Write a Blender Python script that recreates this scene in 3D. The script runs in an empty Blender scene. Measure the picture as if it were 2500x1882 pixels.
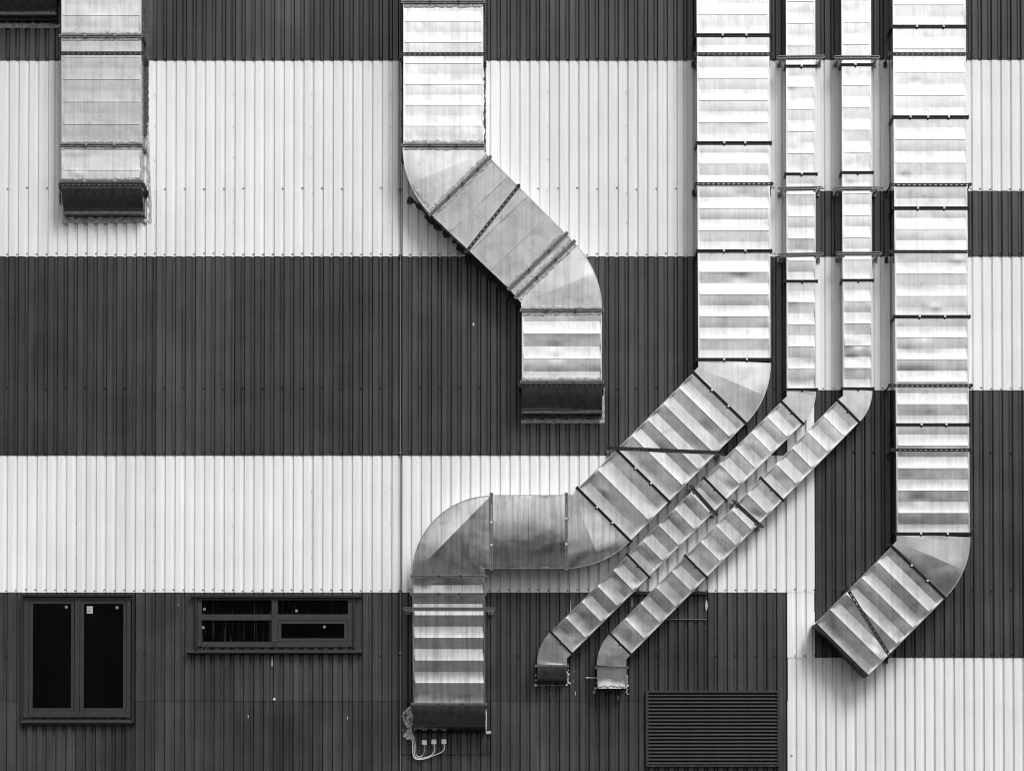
import bpy, math, random
from mathutils import Vector, noise

# ------------------------------------------------------------------ camera, sky, sun, exposure
SC = bpy.context.scene
COL = SC.collection
F, D, ZC = 6000.0, 30.0, 1.65          # focal length in photo pixels, camera distance, eye height
TILT, HOR = math.radians(1.2), 1850.0  # slight upward pitch, eye-level row of the photo
PC = HOR - F * math.tan(TILT)
cd = bpy.data.cameras.new('camera'); cam = bpy.data.objects.new('camera', cd); COL.objects.link(cam)
cam.location = (0, -D, ZC); cam.rotation_euler = (math.radians(90) + TILT, 0, 0)
cd.sensor_fit = 'HORIZONTAL'; cd.sensor_width = 36; cd.lens = 36 * F / 2500
cd.shift_y = (PC - 941) / 2500; cd.clip_start = .1; cd.clip_end = 2000
SC.camera = cam
SC.cycles.filter_width = 1.1
SUN_EL, SUN_AZ = 50, 150               # behind the camera, to the right
w = bpy.data.worlds.new('World'); SC.world = w; w.use_nodes = True
nt = w.node_tree; nt.nodes.clear()
sky = nt.nodes.new('ShaderNodeTexSky'); sky.sky_type = 'NISHITA'; sky.sun_disc = False
sky.sun_elevation = math.radians(SUN_EL); sky.sun_rotation = math.radians(SUN_AZ)
sky.air_density = 6.0; sky.dust_density = 5.0; sky.ozone_density = 1.0   # thick overcast haze, dimmer at the horizon
bw = nt.nodes.new('ShaderNodeRGBToBW'); bg = nt.nodes.new('ShaderNodeBackground'); wo = nt.nodes.new('ShaderNodeOutputWorld')
bg.inputs['Strength'].default_value = 0.09
nt.links.new(sky.outputs[0], bw.inputs[0]); nt.links.new(bw.outputs[0], bg.inputs[0]); nt.links.new(bg.outputs[0], wo.inputs[0])
sl = bpy.data.lights.new('sun', 'SUN'); so = bpy.data.objects.new('sun', sl); COL.objects.link(so)
sl.energy = 1.5; sl.angle = math.radians(20); sl.color = (1, 1, 1)
sd = Vector((math.sin(math.radians(SUN_AZ)) * math.cos(math.radians(SUN_EL)), math.cos(math.radians(SUN_AZ)) * math.cos(math.radians(SUN_EL)), math.sin(math.radians(SUN_EL))))
so.rotation_euler = sd.to_track_quat('Z', 'Y').to_euler(); so.location = (8, -12, 14)
vs = SC.view_settings; vs.view_transform = 'Standard'; vs.look = 'None'; vs.exposure = 0.88; vs.gamma = 1; vs.use_curve_mapping = False

random.seed(7)
R = random.Random(11)
ct, st = math.cos(TILT), math.sin(TILT)
def P(px, py, d=0.0):
    """photo pixel -> world point on the plane d metres in front of the wall"""
    a, b = px - 1250.0, PC - py
    v = Vector((a, ct * F - st * b, st * F + ct * b))
    t = (D - d) / v.y
    return Vector((a * t, -d, ZC + v.z * t))
PX = 1 / 199.4                          # one photo pixel at the wall in metres

# ------------------------------------------------------------------ materials
def mat(name, build):
    m = bpy.data.materials.new(name); m.use_nodes = True
    n = m.node_tree; n.nodes.clear()
    o = n.nodes.new('ShaderNodeOutputMaterial'); b = n.nodes.new('ShaderNodeBsdfPrincipled')
    n.links.new(b.outputs[0], o.inputs[0]); build(n, b); return m
def coords(n, scale):
    t = n.nodes.new('ShaderNodeTexCoord'); mp = n.nodes.new('ShaderNodeMapping'); mp.inputs['Scale'].default_value = scale
    n.links.new(t.outputs['Object'], mp.inputs[0]); return mp.outputs[0]
def noi(n, vec, scale, detail=4, rough=.55, dist=0):
    t = n.nodes.new('ShaderNodeTexNoise'); t.inputs['Scale'].default_value = scale; t.inputs['Detail'].default_value = detail
    t.inputs['Roughness'].default_value = rough; t.inputs['Distortion'].default_value = dist
    n.links.new(vec, t.inputs['Vector']); return t.outputs['Fac']
def ramp(n, fac, stops):
    r = n.nodes.new('ShaderNodeMapRange'); (a, va), (b, vb) = stops
    r.inputs['From Min'].default_value = a; r.inputs['From Max'].default_value = b
    r.inputs['To Min'].default_value = va; r.inputs['To Max'].default_value = vb
    n.links.new(fac, r.inputs['Value']); return r.outputs[0]
def mth(n, op, a, b):
    m = n.nodes.new('ShaderNodeMath'); m.operation = op
    for i, x in enumerate((a, b)):
        if isinstance(x, (int, float)): m.inputs[i].default_value = x
        else: n.links.new(x, m.inputs[i])
    return m.outputs[0]
def bump(n, b, h, s, dist=.01):
    u = n.nodes.new('ShaderNodeBump'); u.inputs['Strength'].default_value = s; u.inputs['Distance'].default_value = dist
    n.links.new(h, u.inputs['Height']); n.links.new(u.outputs[0], b.inputs['Normal'])
def plain(name, c, rough=.5, metal=0.0, var=.25, vs_=6.0, spec=.5):
    def f(n, b):
        k = ramp(n, noi(n, coords(n, (1, 1, 1)), vs_), ((.25, c * (1 - var)), (.75, c * (1 + var))))
        n.links.new(k, b.inputs['Base Color']); b.inputs['Roughness'].default_value = rough; b.inputs['Metallic'].default_value = metal
        b.inputs['Specular IOR Level'].default_value = spec
    return mat(name, f)
def paint(name, c, var, rough, spec):
    def f(n, b):
        oi = n.nodes.new('ShaderNodeObjectInfo')
        streak = noi(n, coords(n, (9, 9, .35)), 3.0, 5, .6)
        patch = noi(n, coords(n, (1, 1, 1)), 1.6, 3)
        broad = noi(n, coords(n, (3.2, 3.2, .12)), 1.4, 2)
        fine = noi(n, coords(n, (26, 26, .8)), 2.0, 3)
        k = ramp(n, streak, ((.3, 1 - var), (.7, 1 + var)))
        k = mth(n, 'MULTIPLY', k, ramp(n, patch, ((.3, 1 - var * .7), (.7, 1 + var * .7))))
        k = mth(n, 'MULTIPLY', k, ramp(n, broad, ((.3, 1 - var), (.7, 1 + var * .8))))
        k = mth(n, 'MULTIPLY', k, ramp(n, fine, ((.25, 1 - var * .6), (.6, 1))))
        k = mth(n, 'MULTIPLY', k, ramp(n, oi.outputs['Random'], ((0, 1 - var * 1.1), (1, 1 + var * .9))))
        n.links.new(mth(n, 'MULTIPLY', k, c), b.inputs['Base Color'])
        n.links.new(ramp(n, patch, ((.3, rough - .06), (.7, rough + .1))), b.inputs['Roughness'])
        b.inputs['Specular IOR Level'].default_value = spec
        bump(n, b, noi(n, coords(n, (1, 1, .25)), 14, 2), .12, .004)
    return mat(name, f)
def galv(name, c, r0, var, dirt, wave=.25):
    def f(n, b):
        oi = n.nodes.new('ShaderNodeObjectInfo')
        big = noi(n, coords(n, (1, 1, 1)), 2.2, 4, .6, .4)
        sp = noi(n, coords(n, (1, 1, 1)), 15, 2, .5)
        stq = noi(n, coords(n, (14, 14, .6)), 1.6, 3, .55)
        scr = noi(n, coords(n, (1.0, 1.0, 9)), 4.0, 5, .7, 1.5)
        k = ramp(n, big, ((.25, 1 - var), (.75, 1 + var)))
        k = mth(n, 'MULTIPLY', k, ramp(n, sp, ((.3, 1 - var * .2), (.7, 1 + var * .2))))
        k = mth(n, 'MULTIPLY', k, ramp(n, stq, ((.38, 1 - dirt), (.56, 1))))
        k = mth(n, 'MULTIPLY', k, ramp(n, oi.outputs['Random'], ((0, .93), (1, 1.05))))
        mid_ = noi(n, coords(n, (1, 1, 1)), 7.0, 3, .6, .6)
        k = mth(n, 'MULTIPLY', k, ramp(n, mid_, ((.56, 1), (.74, 1 - min(dirt, .12) * 1.6))))
        k = mth(n, 'MULTIPLY', k, oi.outputs['Color'])
        n.links.new(mth(n, 'MULTIPLY', k, c), b.inputs['Base Color'])
        b.inputs['Metallic'].default_value = 1.0
        r = ramp(n, big, ((.3, r0 - .03), (.7, r0 + .07)))
        r = mth(n, 'ADD', r, ramp(n, scr, ((.60, 0), (.78, .14))))
        n.links.new(r, b.inputs['Roughness'])
        h = noi(n, coords(n, (1, 1, 1)), 4.5, 1)
        bump(n, b, h, wave, .02)
    return mat(name, f)
M = {}
M['white'] = paint('white_painted_sheet', .70, .045, .42, .4)
M['dark'] = paint('charcoal_painted_sheet', .038, .26, .36, .5)
M['dark_low'] = paint('charcoal_painted_sheet_lower', .041, .26, .36, .45)
M['galv'] = galv('galvanised_steel', .93, .18, .09, .11, .09)
M['galv_old'] = galv('weathered_galvanised_steel', .82, .25, .12, .15, .12)
M['galv_brushed'] = galv('scuffed_galvanised_steel', .78, .15, .16, .26, .10)
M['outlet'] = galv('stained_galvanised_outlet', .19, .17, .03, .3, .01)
M['flange'] = plain('dark_flange_steel', .022, .45, .6, .4, 20)
M['flange_g'] = plain('grey_flange_steel', .20, .4, .8, .3, 20)
M['clip'] = plain('bright_clip', .75, .35, .3, .1, 40)
M['clip_d'] = plain('dark_clip', .06, .5, .6, .3, 40)
M['rail'] = plain('perforated_rail_steel', .04, .42, .8, .35, 30)
M['rail_l'] = plain('bright_rail_steel', .20, .4, .85, .25, 30)
M['screw_w'] = plain('grey_screw', .28, .5, .4, .4, 30)
M['screw_d'] = plain('black_screw', .008, .5, .2, .3, 30)
M['frame'] = plain('charcoal_window_frame', .030, .38, 0, .15, 5)
M['frame_d'] = plain('black_window_trim', .012, .4, 0, .2, 5)
M['louvre'] = plain('black_louvre_paint', .026, .38, 0, .2, 8)
M['inside'] = plain('dark_interior', .006, .9, 0, .2, 3)
M['cable'] = plain('grey_cable', .15, .5, 0, .15, 12)
M['cable_l'] = plain('pale_cable', .50, .45, 0, .15, 12)
M['plastic'] = plain('pale_plastic', .62, .4, 0, .06, 25)
M['dot'] = plain('pale_sticker', .17, .5, 0, .1, 60)
M['paper'] = plain('paper_label', .40, .6, 0, .12, 120)
M['print'] = plain('grey_print', .12, .6, 0, .3, 120)
M['chip'] = plain('white_paint_chip', .42, .6, 0, .2, 60)
def foam(name, c):
    def f(n, b):
        h = noi(n, coords(n, (1, 1, 1)), 22, 5, .7, .8)
        n.links.new(ramp(n, h, ((.3, c * .35), (.7, c * 1.4))), b.inputs['Base Color']); b.inputs['Roughness'].default_value = .85
        bump(n, b, h, .9, .02)
    return mat(name, f)
M['mastic'] = foam('grey_mastic', .42)
M['mastic_d'] = foam('dark_mastic', .06)
M['foam'] = foam('pale_foam', .55)
def glass(n, b):
    st_ = noi(n, coords(n, (40, 1, 1.1)), 1.3, 3, .6)
    n.links.new(ramp(n, st_, ((.58, .0015), (.80, .05))), b.inputs['Base Color'])
    b.inputs['Roughness'].default_value = .03; b.inputs['Specular IOR Level'].default_value = .35
M['glass'] = mat('dark_streaked_glass', glass)
M['glass_c'] = plain('dark_clean_glass', .0015, .03, 0, .3, 4, .3)
def gnd(n, b):
    k = mth(n, 'MULTIPLY', ramp(n, noi(n, coords(n, (1, 1, 1)), .6, 6), ((.3, .7), (.7, 1.3))), ramp(n, noi(n, coords(n, (1, 1, 1)), 60, 3), ((.3, .8), (.7, 1.2))))
    n.links.new(mth(n, 'MULTIPLY', k, .045), b.inputs['Base Color']); b.inputs['Roughness'].default_value = .9
M['ground'] = mat('asphalt', gnd)
M['leaf'] = plain('dark_foliage', .03, .8, 0, .5, .4)
M['concrete'] = plain('concrete', .28, .85, 0, .2, 4)

# ------------------------------------------------------------------ object helpers
def mesh_obj(name, v, f, m, parent=None, smooth=False, label=None, kind=None, color=None):
    me = bpy.data.meshes.new(name); me.from_pydata([tuple(x) for x in v], [], f); me.update()
    me.materials.append(M[m])
    if smooth: me.polygons.foreach_set('use_smooth', [True] * len(me.polygons))
    o = bpy.data.objects.new(name, me); COL.objects.link(o)
    if parent:
        o.parent = parent
        if parent.type == 'EMPTY': o.location = -parent.location
    if label: o['label'] = label
    if kind: o['kind'] = kind
    if color: o.color = (color, color, color, 1)
    return o
def thing(name, label, cat, base, group=None):
    e = bpy.data.objects.new(name, None); COL.objects.link(e); e.location = base; e.empty_display_size = .2
    e['label'] = label; e['category'] = cat
    if group: e['group'] = group
    return e
def tag(o, label, cat, group=None):
    o['label'] = label; o['category'] = cat
    if group: o['group'] = group
    return o
class MB:
    def __init__(s): s.v = []; s.f = []
    def quad(s, a, b, c, d):
        i = len(s.v); s.v += [a, b, c, d]; s.f.append((i, i + 1, i + 2, i + 3))
    def hexa(s, p):  # 8 points: 4 of one face, 4 of the opposite one
        i = len(s.v); s.v += [Vector(q) for q in p]
        s.f += [(i, i + 1, i + 2, i + 3), (i + 7, i + 6, i + 5, i + 4)] + [(i + k, i + 4 + k, i + 4 + (k + 1) % 4, i + (k + 1) % 4) for k in range(4)]
    def box(s, x0, x1, y0, y1, z0, z1):
        s.hexa([(x0, y0, z0), (x0, y0, z1), (x1, y0, z1), (x1, y0, z0), (x0, y1, z0), (x0, y1, z1), (x1, y1, z1), (x1, y1, z0)])
    def pbox(s, px0, py0, px1, py1, d0, d1):
        """box that fills a photo rectangle, from d0 (back) to d1 (front)"""
        a, b = P(px0, py1, d1), P(px1, py0, d1)
        s.box(a.x, b.x, -d1, -d0, a.z, b.z)
    def bar(s, a, b, hw, d0, d1):
        """flat bar between two world points in the wall plane, half width hw, depths d0..d1"""
        a, b = Vector((a.x, 0, a.z)), Vector((b.x, 0, b.z)); t = (b - a).normalized(); n = Vector((-t.z, 0, t.x)) * hw
        c = [a + n, b + n, b - n, a - n]
        s.hexa([Vector((q.x, -d1, q.z)) for q in c] + [Vector((q.x, -d0, q.z)) for q in c])
    def tube(s, pts, r, seg=8):
        rings = []
        for i, p in enumerate(pts):
            t = (pts[min(i + 1, len(pts) - 1)] - pts[max(i - 1, 0)]).normalized()
            u = t.cross(Vector((0, 1, 0))) if abs(t.y) < .9 else t.cross(Vector((1, 0, 0)))
            u.normalize(); w_ = t.cross(u)
            i0 = len(s.v); rings.append(i0)
            for k in range(seg):
                a = 2 * math.pi * k / seg; s.v.append(p + u * r * math.cos(a) + w_ * r * math.sin(a))
        for a, b in zip(rings, rings[1:]):
            s.f += [(a + k, a + (k + 1) % seg, b + (k + 1) % seg, b + k) for k in range(seg)]
        s.f += [tuple(rings[0] + k for k in reversed(range(seg))), tuple(rings[-1] + k for k in range(seg))]
    def ring(s, c, r0, r1, d0, d1, seg=14):
        i = len(s.v)
        for rr, dd in ((r1, d1), (r0, d1), (r0, d0), (r1, d0)):
            for k in range(seg):
                a = 2 * math.pi * k / seg; s.v.append(Vector((c.x + rr * math.cos(a), -dd, c.z + rr * math.sin(a))))
        for q in range(4):
            for k in range(seg):
                k2 = (k + 1) % seg; s.f.append((i + q * seg + k, i + q * seg + k2, i + ((q + 1) % 4) * seg + k2, i + ((q + 1) % 4) * seg + k))
    def dome(s, c, r, d, h, seg=8):
        i = len(s.v)
        for rr, dd in ((r, d), (r * .95, d + h * .55), (r * .5, d + h)):
            for k in range(seg):
                a = 2 * math.pi * k / seg; s.v.append(Vector((c.x + rr * math.cos(a), -dd, c.z + rr * math.sin(a))))
        for q in range(2):
            for k in range(seg): s.f.append((i + q * seg + k, i + q * seg + (k + 1) % seg, i + (q + 1) * seg + (k + 1) % seg, i + (q + 1) * seg + k))
        s.f.append(tuple(i + 2 * seg + k for k in range(seg)))
    def done(s, name, m, parent=None, **k): return mesh_obj(name, s.v, s.f, m, parent, **k)

# ------------------------------------------------------------------ ground and the far side of the yard (seen only in reflections), plus an added sky-blocking row at left
g = MB(); g.quad(Vector((-600, -700, 0)), Vector((600, -700, 0)), Vector((600, 300, 0)), Vector((-600, 300, 0)))
g.done('ground', 'ground')['kind'] = 'structure'
t = MB(); N = 260
for layer in range(3):
    prev = None
    for i in range(N + 1):
        x = -260 + 520 * i / N; y = -170 - 9 * layer + 4 * noise.noise(Vector((x * .06, layer, 2)))
        h = 14.0 + 3.5 * noise.noise(Vector((x * .045, layer * 3.1, 0))) + 1.8 * noise.noise(Vector((x * .23, layer, 5))) + .9 * noise.noise(Vector((x * .9, layer, 9))) + layer * 1.0
        cur = (Vector((x, y + 3, 0)), Vector((x, y + 2.2, h * .55)), Vector((x, y, h)), Vector((x, y - 3, 0)))
        if prev:
            for k in range(3): t.quad(prev[k], cur[k], cur[k + 1], prev[k + 1])
        prev = cur
prev = None  # tall row added out of view at left to cut sky light on rib flanks
for i in range(120):
    y = 30 - 205 * i / 119; x = -24 - .02 * (30 - y) + 2 * noise.noise(Vector((y * .07, 4, 1)))
    h = 25 + 3 * noise.noise(Vector((y * .06, 8, 0))) + 1.6 * noise.noise(Vector((y * .3, 2, 5)))
    cur = (Vector((x + 3, y, 0)), Vector((x + 2.2, y, h * .55)), Vector((x, y, h)), Vector((x - 3, y, 0)))
    if prev:
        for k in range(3): t.quad(prev[k], cur[k], cur[k + 1], prev[k + 1])
    prev = cur
t.done('treeline_and_sky_blocker', 'leaf', kind='stuff')['label'] = 'dark row of trees across the yard, plus an added unseen row at left that blocks sky light'

# ------------------------------------------------------------------ the clad wall
wall = thing('warehouse_wall', 'corrugated metal wall of an industrial building in charcoal and white bands', 'wall', Vector((0, 0, 0)))
PITCH = 24.02 * PX; X0 = (405.2 - 1250) * PX; RD = .027
def prof(x0, x1):
    """corrugation profile between two world x: list of (x, depth)"""
    k0 = math.floor((x0 - X0) / PITCH) - 1; pts = []
    for k in range(k0, k0 + int((x1 - x0) / PITCH) + 4):
        b = X0 + k * PITCH
        pts += [(b - 1.7 * PX, 0), (b + 1.4 * PX, RD), (b + 13.4 * PX, RD), (b + 17.6 * PX, 0)]
    def at(x):
        for (xa, da), (xb, db) in zip(pts, pts[1:]):
            if xa <= x <= xb: return da + (db - da) * (x - xa) / (xb - xa)
        return 0
    return [(x0, at(x0))] + [p for p in pts if x0 + .001 < p[0] < x1 - .001] + [(x1, at(x1))]
def zrow(py): return P(1250, py, .01).z
def sheet(px0, px1, py0, py1, m, off=0.0, name='cladding_sheet', parent=None, **kw):
    x0, x1 = (px0 - 1250) * PX, (px1 - 1250) * PX
    za, zb = zrow(py0) + .05, zrow(py1); pr = prof(x0, x1); n = max(2, int((za - zb) / .25)); v = []; f = []
    sd_ = R.random() * 50
    for r in range(n + 1):
        u = r / n; z = za + (zb - za) * u
        for x, dd in pr:
            wob = .0016 * noise.noise(Vector((x * 2.2 + sd_, z * .9, 0))) + .0007 * noise.noise(Vector((x * 9, z * 1.5, sd_)))
            zz = z + (.0025 * noise.noise(Vector((x * 6, sd_, 3))) if r == n else 0)
            v.append(Vector((x, -(dd + off + .006 * u + wob), zz)))
    c = len(pr)
    for r in range(n):
        for q in range(c - 1): f.append((r * c + q, (r + 1) * c + q, (r + 1) * c + q + 1, r * c + q + 1))
    i = len(v)                                     # cut lower edge has thickness
    for q in range(c): p = v[n * c + q]; v.append(Vector((p.x, p.y + .004, p.z)))
    for q in range(c - 1): f.append((n * c + q, i + q, i + q + 1, n * c + q + 1))
    return mesh_obj(name, v, f, m, parent or wall, **kw)
jl = [379.2 + 192.16 * j for j in range(-3, 8)]
colsL = list(zip(jl, jl[1:])) + [(jl[-1], 1920.6)]
colsR = [(1986.8, 2186), (2186, 2380), (2380, 2572), (2572, 2764)]
rowsL = [(-170, 149, 'dark'), (149, 627, 'white'), (627, 1112, 'dark'), (1112, 1446, 'white'), (1446, 1710, 'dark'), (1710, 2110, 'dark_low')]
rowsM = [(-170, 150, 'dark'), (150, 467, 'white'), (467, 627, 'dark'), (627, 953, 'white'), (953, 1446, 'white'), (1446, 1605, 'white'), (1605, 2110, 'white')]
rowsR = [(-170, 147, 'dark'), (147, 467, 'white'), (467, 627, 'dark'), (627, 953, 'white'), (953, 1605, 'dark'), (1605, 2110, 'white')]
for cols, rows, eo in ((colsL, rowsL, 0), ([(1920.6, 1986.8)], rowsM, .003), (colsR, rowsR, 0)):
    for ci, (a, b) in enumerate(cols):
        for ya, yb, m in rows:
            sheet(a - .6, b + .6, ya, yb, m, eo + (.0022 if ci % 2 else 0))
b = MB(); b.box(-8.2, 8.4, .012, 9, 0, zrow(-170)); b.done('building_core', 'inside', wall)
b = MB(); b.box(-8.2, 8.4, -.05, .010, 0, zrow(2104)); b.done('plinth', 'concrete', wall)
b = MB(); b.box(-8.3, 8.5, -.12, 9.2, zrow(-168), zrow(-200)); b.done('roof_edge', 'frame', wall)
def screws(x0, x1, py, m, every=1, jit=2.0):
    s = MB(); k0 = math.ceil((x0 - 405.2) / 24.02); k1 = math.floor((x1 - 405.2) / 24.02)
    for k in range(k0, k1 + 1):
        if k % every: continue
        if R.random() < .03: continue
        pxx = 405.2 + 24.02 * k - 4.0 + R.uniform(-.7, .7)
        c = Vector(((pxx - 1250) * PX, 0, zrow(py + R.uniform(-jit, jit)))); s.ring(c, 1.2 * PX, (2.3 + R.uniform(-.4, .4)) * PX, -.002, .009, 10)
        s.dome(c, 1.9 * PX, .006, .010)
    o = s.done('screw_row', m, wall, kind='stuff'); return o
for a, b_, rows in ((-170, 1918, [(143, 'screw_d', 1), (460, 'screw_w', 2), (620, 'screw_w', 1), (948, 'screw_d', 2), (1105, 'screw_d', 1), (1440, 'screw_w', 1), (1600, 'screw_d', 2)]),
                    (1921, 1985, [(1440, 'screw_w', 1), (1600, 'screw_w', 1)]),
                    (1990, 2740, [(142, 'screw_d', 1), (461, 'screw_w', 1), (621, 'screw_d', 1), (948, 'screw_w', 1), (1105, 'screw_d', 2), (1440, 'screw_d', 2), (1599, 'screw_d', 1)])):
    for y, m, ev in rows: screws(a, b_, y, m, ev)
for xj in jl[1:] + [2186, 2380]:                # blind rivets along the side laps of the sheets
    s = MB()
    for ya, yb, m in (rowsL if xj < 1950 else rowsR):
        n_ = max(2, round((yb - ya) / 78))
        for k in range(1, n_):
            y_ = ya + (yb - ya) * k / n_ + R.uniform(-4, 4); s.dome(Vector(((xj - 2.2 + R.uniform(-.8, .8) - 1250) * PX, 0, zrow(y_))), .95 * PX, .006, .010, 7)
    s.done('rivet_row', 'screw_w', wall, kind='stuff')
# repair patches let into the lower sheets
sheet(1545, 1727, 1453, 1511, 'dark', .010, 'repair_patch', label='small charcoal repair patch below the white band')
sheet(976, 1197, 1722, 1841, 'dark', .010, 'repair_patch', label='charcoal repair patch under the rounded duct outlet')
b = MB(); b.pbox(1626, 1510.6, 1726, 1512.4, .03, .05); b.done('patch_edge', 'flange_g', wall)
b = MB(); b.pbox(1541, 1445, 1727, 1450, .012, .11); b.done('patch_shade_ledge', 'frame_d', wall)  # added ledge, sticks out to throw shade over the recessed patch

b = MB(); b.pbox(979.8, -160, 983.2, 2100, .012, .0345); b.done('joint_shadow_strip', 'frame_d', wall)  # black strip stands in for the thick shadow on the rib flank at this joint
# paint chips and splashes on the cladding
def blob(name, pts, d, m, parent, thick=.004, jag=.0, kind=None):
    """irregular flat patch: outline in photo pixels, with a small raised thickness"""
    out = []
    for i, (x, y) in enumerate(pts):
        x2, y2 = pts[(i + 1) % len(pts)]; L = math.hypot(x2 - x, y2 - y); k = max(1, int(L / 3.0)) if jag else 1
        for q in range(k):
            u = q / k; out.append((x + (x2 - x) * u + R.uniform(-jag, jag), y + (y2 - y) * u + R.uniform(-jag, jag)))
    F_ = [P(x, y, d + thick) for x, y in out]; c = sum(F_, Vector()) / len(F_); n = len(F_)
    v = F_ + [Vector((p.x, -(d), p.z)) for p in F_]; f = [tuple(reversed(range(n)))] if True else []
    f += [(i, (i + 1) % n, n + (i + 1) % n, n + i) for i in range(n)]
    return mesh_obj(name, v, f, m, parent, kind=kind)
for (x, y, w_, h_) in [(664, 1616, 3, 30), (606, 1748, 2.5, 9), (848, 1752, 2, 10), (436, 1476, 2, 6), (1156, 792, 5, 9), (1393, 1488, 2, 60), (1404, 1692, 4, 14), (1424, 1688, 3, 8), (1344, 1692, 3, 4),
                     (1402, 1638, 2, 3), (1400, 1662, 2, 3), (1725, 1478, 6, 30), (1509, 1702, 3, 14), (98, 530, 6, 9), (845, 596, 3, 14), (1543, 1468, 3, 26)]:
    pts = [(x + w_ * .5 * math.cos(a) * R.uniform(.5, 1.2), y + h_ * .5 * math.sin(a) * R.uniform(.7, 1.1)) for a in [k * .7 for k in range(9)]]
    blob('paint_chip', pts, .031, 'chip' if y > 700 else 'mastic', wall, .0015)

# ------------------------------------------------------------------ duct builders
STEP = .0022
def smooth01(x): x = max(0, min(1, x)); return x * x * (3 - 2 * x)
def section(par, a0, a1, b0, b1, d, db, amp, m='galv', pitch=26.6, tone=1.0, start=-1, label=None, name='duct_section', even=True, bulge=0.0):
    """straight rectangular run; a0,a1 = left/right photo corners at its start, b0,b1 at its end.
    Front sheet folded in zigzag bands (stiffening folds), amplitude amp in metres."""
    A0, A1, B0, B1 = (P(*q, d) for q in (a0, a1, b0, b1))
    L = ((B0 - A0).length + (B1 - A1).length) / 2; W = (A1 - A0).length
    n = max(1, round(L / PX / pitch))
    if even and n % 2: n += 1 if L / PX / pitch > n else -1
    n = max(n, 2 if even else 1)
    lead = .86
    bl = [lead] + [1] * (n - 2) + [lead] if n > 2 else [1] * n
    tot = sum(bl); ss = [0]
    for q in bl: ss.append(ss[-1] + q / tot)
    hv = [0.0]; sg = start
    for i in range(1, n): hv.append(sg * amp * .56 * R.uniform(.68, 1.25)); sg = -sg
    hv.append(0.0)
    eb, rp = 1.4 * PX, (3.4 if W > .6 else 2.2) * PX
    us = [0, eb / W, (eb + rp * .35) / W, (eb + rp * .7) / W, (eb + rp) / W]
    NM = 22 if W > .6 else 12
    mid = [us[-1] + (1 - 2 * us[-1]) * k / NM for k in range(1, NM)]
    dents = [(R.uniform(.12, .88), R.uniform(.05, .95), R.uniform(.03, .07), R.choice((-1, -1, 1)) * R.uniform(.0012, .0035)) for _ in range(R.choice((1, 2, 3)))]
    us = us + mid + [1 - q for q in reversed(us)]
    v = []; f = []; sd_ = R.random() * 90; C = len(us)
    for i in range(n):
        h0, h1 = hv[i], hv[i + 1]; pil = R.uniform(-.0006, .0006) + (-.0010 if h1 > h0 else .0003); bow = R.uniform(-.5, .5); i0 = len(v)
        RW = 7
        for r in range(RW):
            u = r / (RW - 1); s_ = ss[i] + (ss[i + 1] - ss[i]) * u
            for x in us:
                e = min(x, 1 - x) * W; wgt = smooth01((e - eb * .9) / rp)
                p = A0.lerp(A1, x).lerp(B0.lerp(B1, x), s_)
                if r == 0 and i and h1 < h0: p = p + (B0 - A0).normalized() * .0
                h = wgt * ((h0 + (h1 - h0) * u) + min(amp * 200, 1.1) * pil * math.sin(math.pi * u) * (1 + bow * math.sin(5 * x + i)))
                h += wgt * (.0014 if W > .6 else .0006) * noise.noise(Vector((x * W * 2.4 + sd_, s_ * L * 3.1, i * .35)))
                for du, ds, dr, dh in dents: h += wgt * dh * math.exp(-(((x - du) * W / (dr * 1.6)) ** 2 + ((s_ - ds) * L / dr) ** 2))
                h += bulge * math.sin(math.pi * x) ** .8
                v.append(Vector((p.x, p.y - h, p.z)))
        for r in range(RW - 1):
            for q in range(C - 1):
                a = i0 + r * C + q; f.append((a, a + C, a + C + 1, a + 1))
        if i and h1 < h0:                          # little return under the ridge
            ax = (B0 - A0).normalized()
            for q in range(C):
                e = min(us[q], 1 - us[q]) * W; wgt = smooth01((e - eb * .9) / rp)
                v[i0 + q] = v[i0 + q] + ax * (1.3 * PX * wgt) + Vector((0, STEP * min(1, amp / .004) * wgt, 0))
                v[i0 - C + q] = v[i0 - C + q] + Vector((0, -STEP * .3 * min(1, amp / .004) * wgt, 0))
                for r in range(1, RW):
                    v[i0 + r * C + q] = v[i0 + r * C + q] + Vector((0, STEP * (1 - r / (RW - 1)) * min(1, amp / .004) * wgt, 0))
            for q in range(C - 1): f.append((i0 - C + q, i0 + q, i0 + q + 1, i0 - C + q + 1))
            v += [v[i0 - C + q].copy() for q in range(C)] + [v[i0 + q].copy() for q in range(C)]
            k0 = len(v) - 2 * C
            for q in range(C - 1): f[-(C - 1) + q] = (k0 + q, k0 + C + q, k0 + C + q + 1, k0 + q + 1)
    o = lambda p: Vector((p.x, -db, p.z))
    i = len(v); v += [A0, B0, o(B0), o(A0)]; f.append((i + 3, i + 2, i + 1, i))
    i = len(v); v += [A1, B1, o(B1), o(A1)]; f.append((i, i + 1, i + 2, i + 3))
    i = len(v); v += [o(A0), o(A1), o(B1), o(B0)]; f.append((i, i + 1, i + 2, i + 3))
    ob = mesh_obj(name, v, f, m, par, True, label, color=tone)
    me = ob.data                                  # keep sides flat
    for p in me.polygons[-3:]: p.use_smooth = False
    # folded edge seams along both sides
    for a, b_ in ((A0, B0), (A1, B1)):
        sm = MB(); sm.bar(a, b_, .8 * PX, d - .012, d + .003); sm.done('edge_seam', m, ob, color=tone)
    return ob
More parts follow.
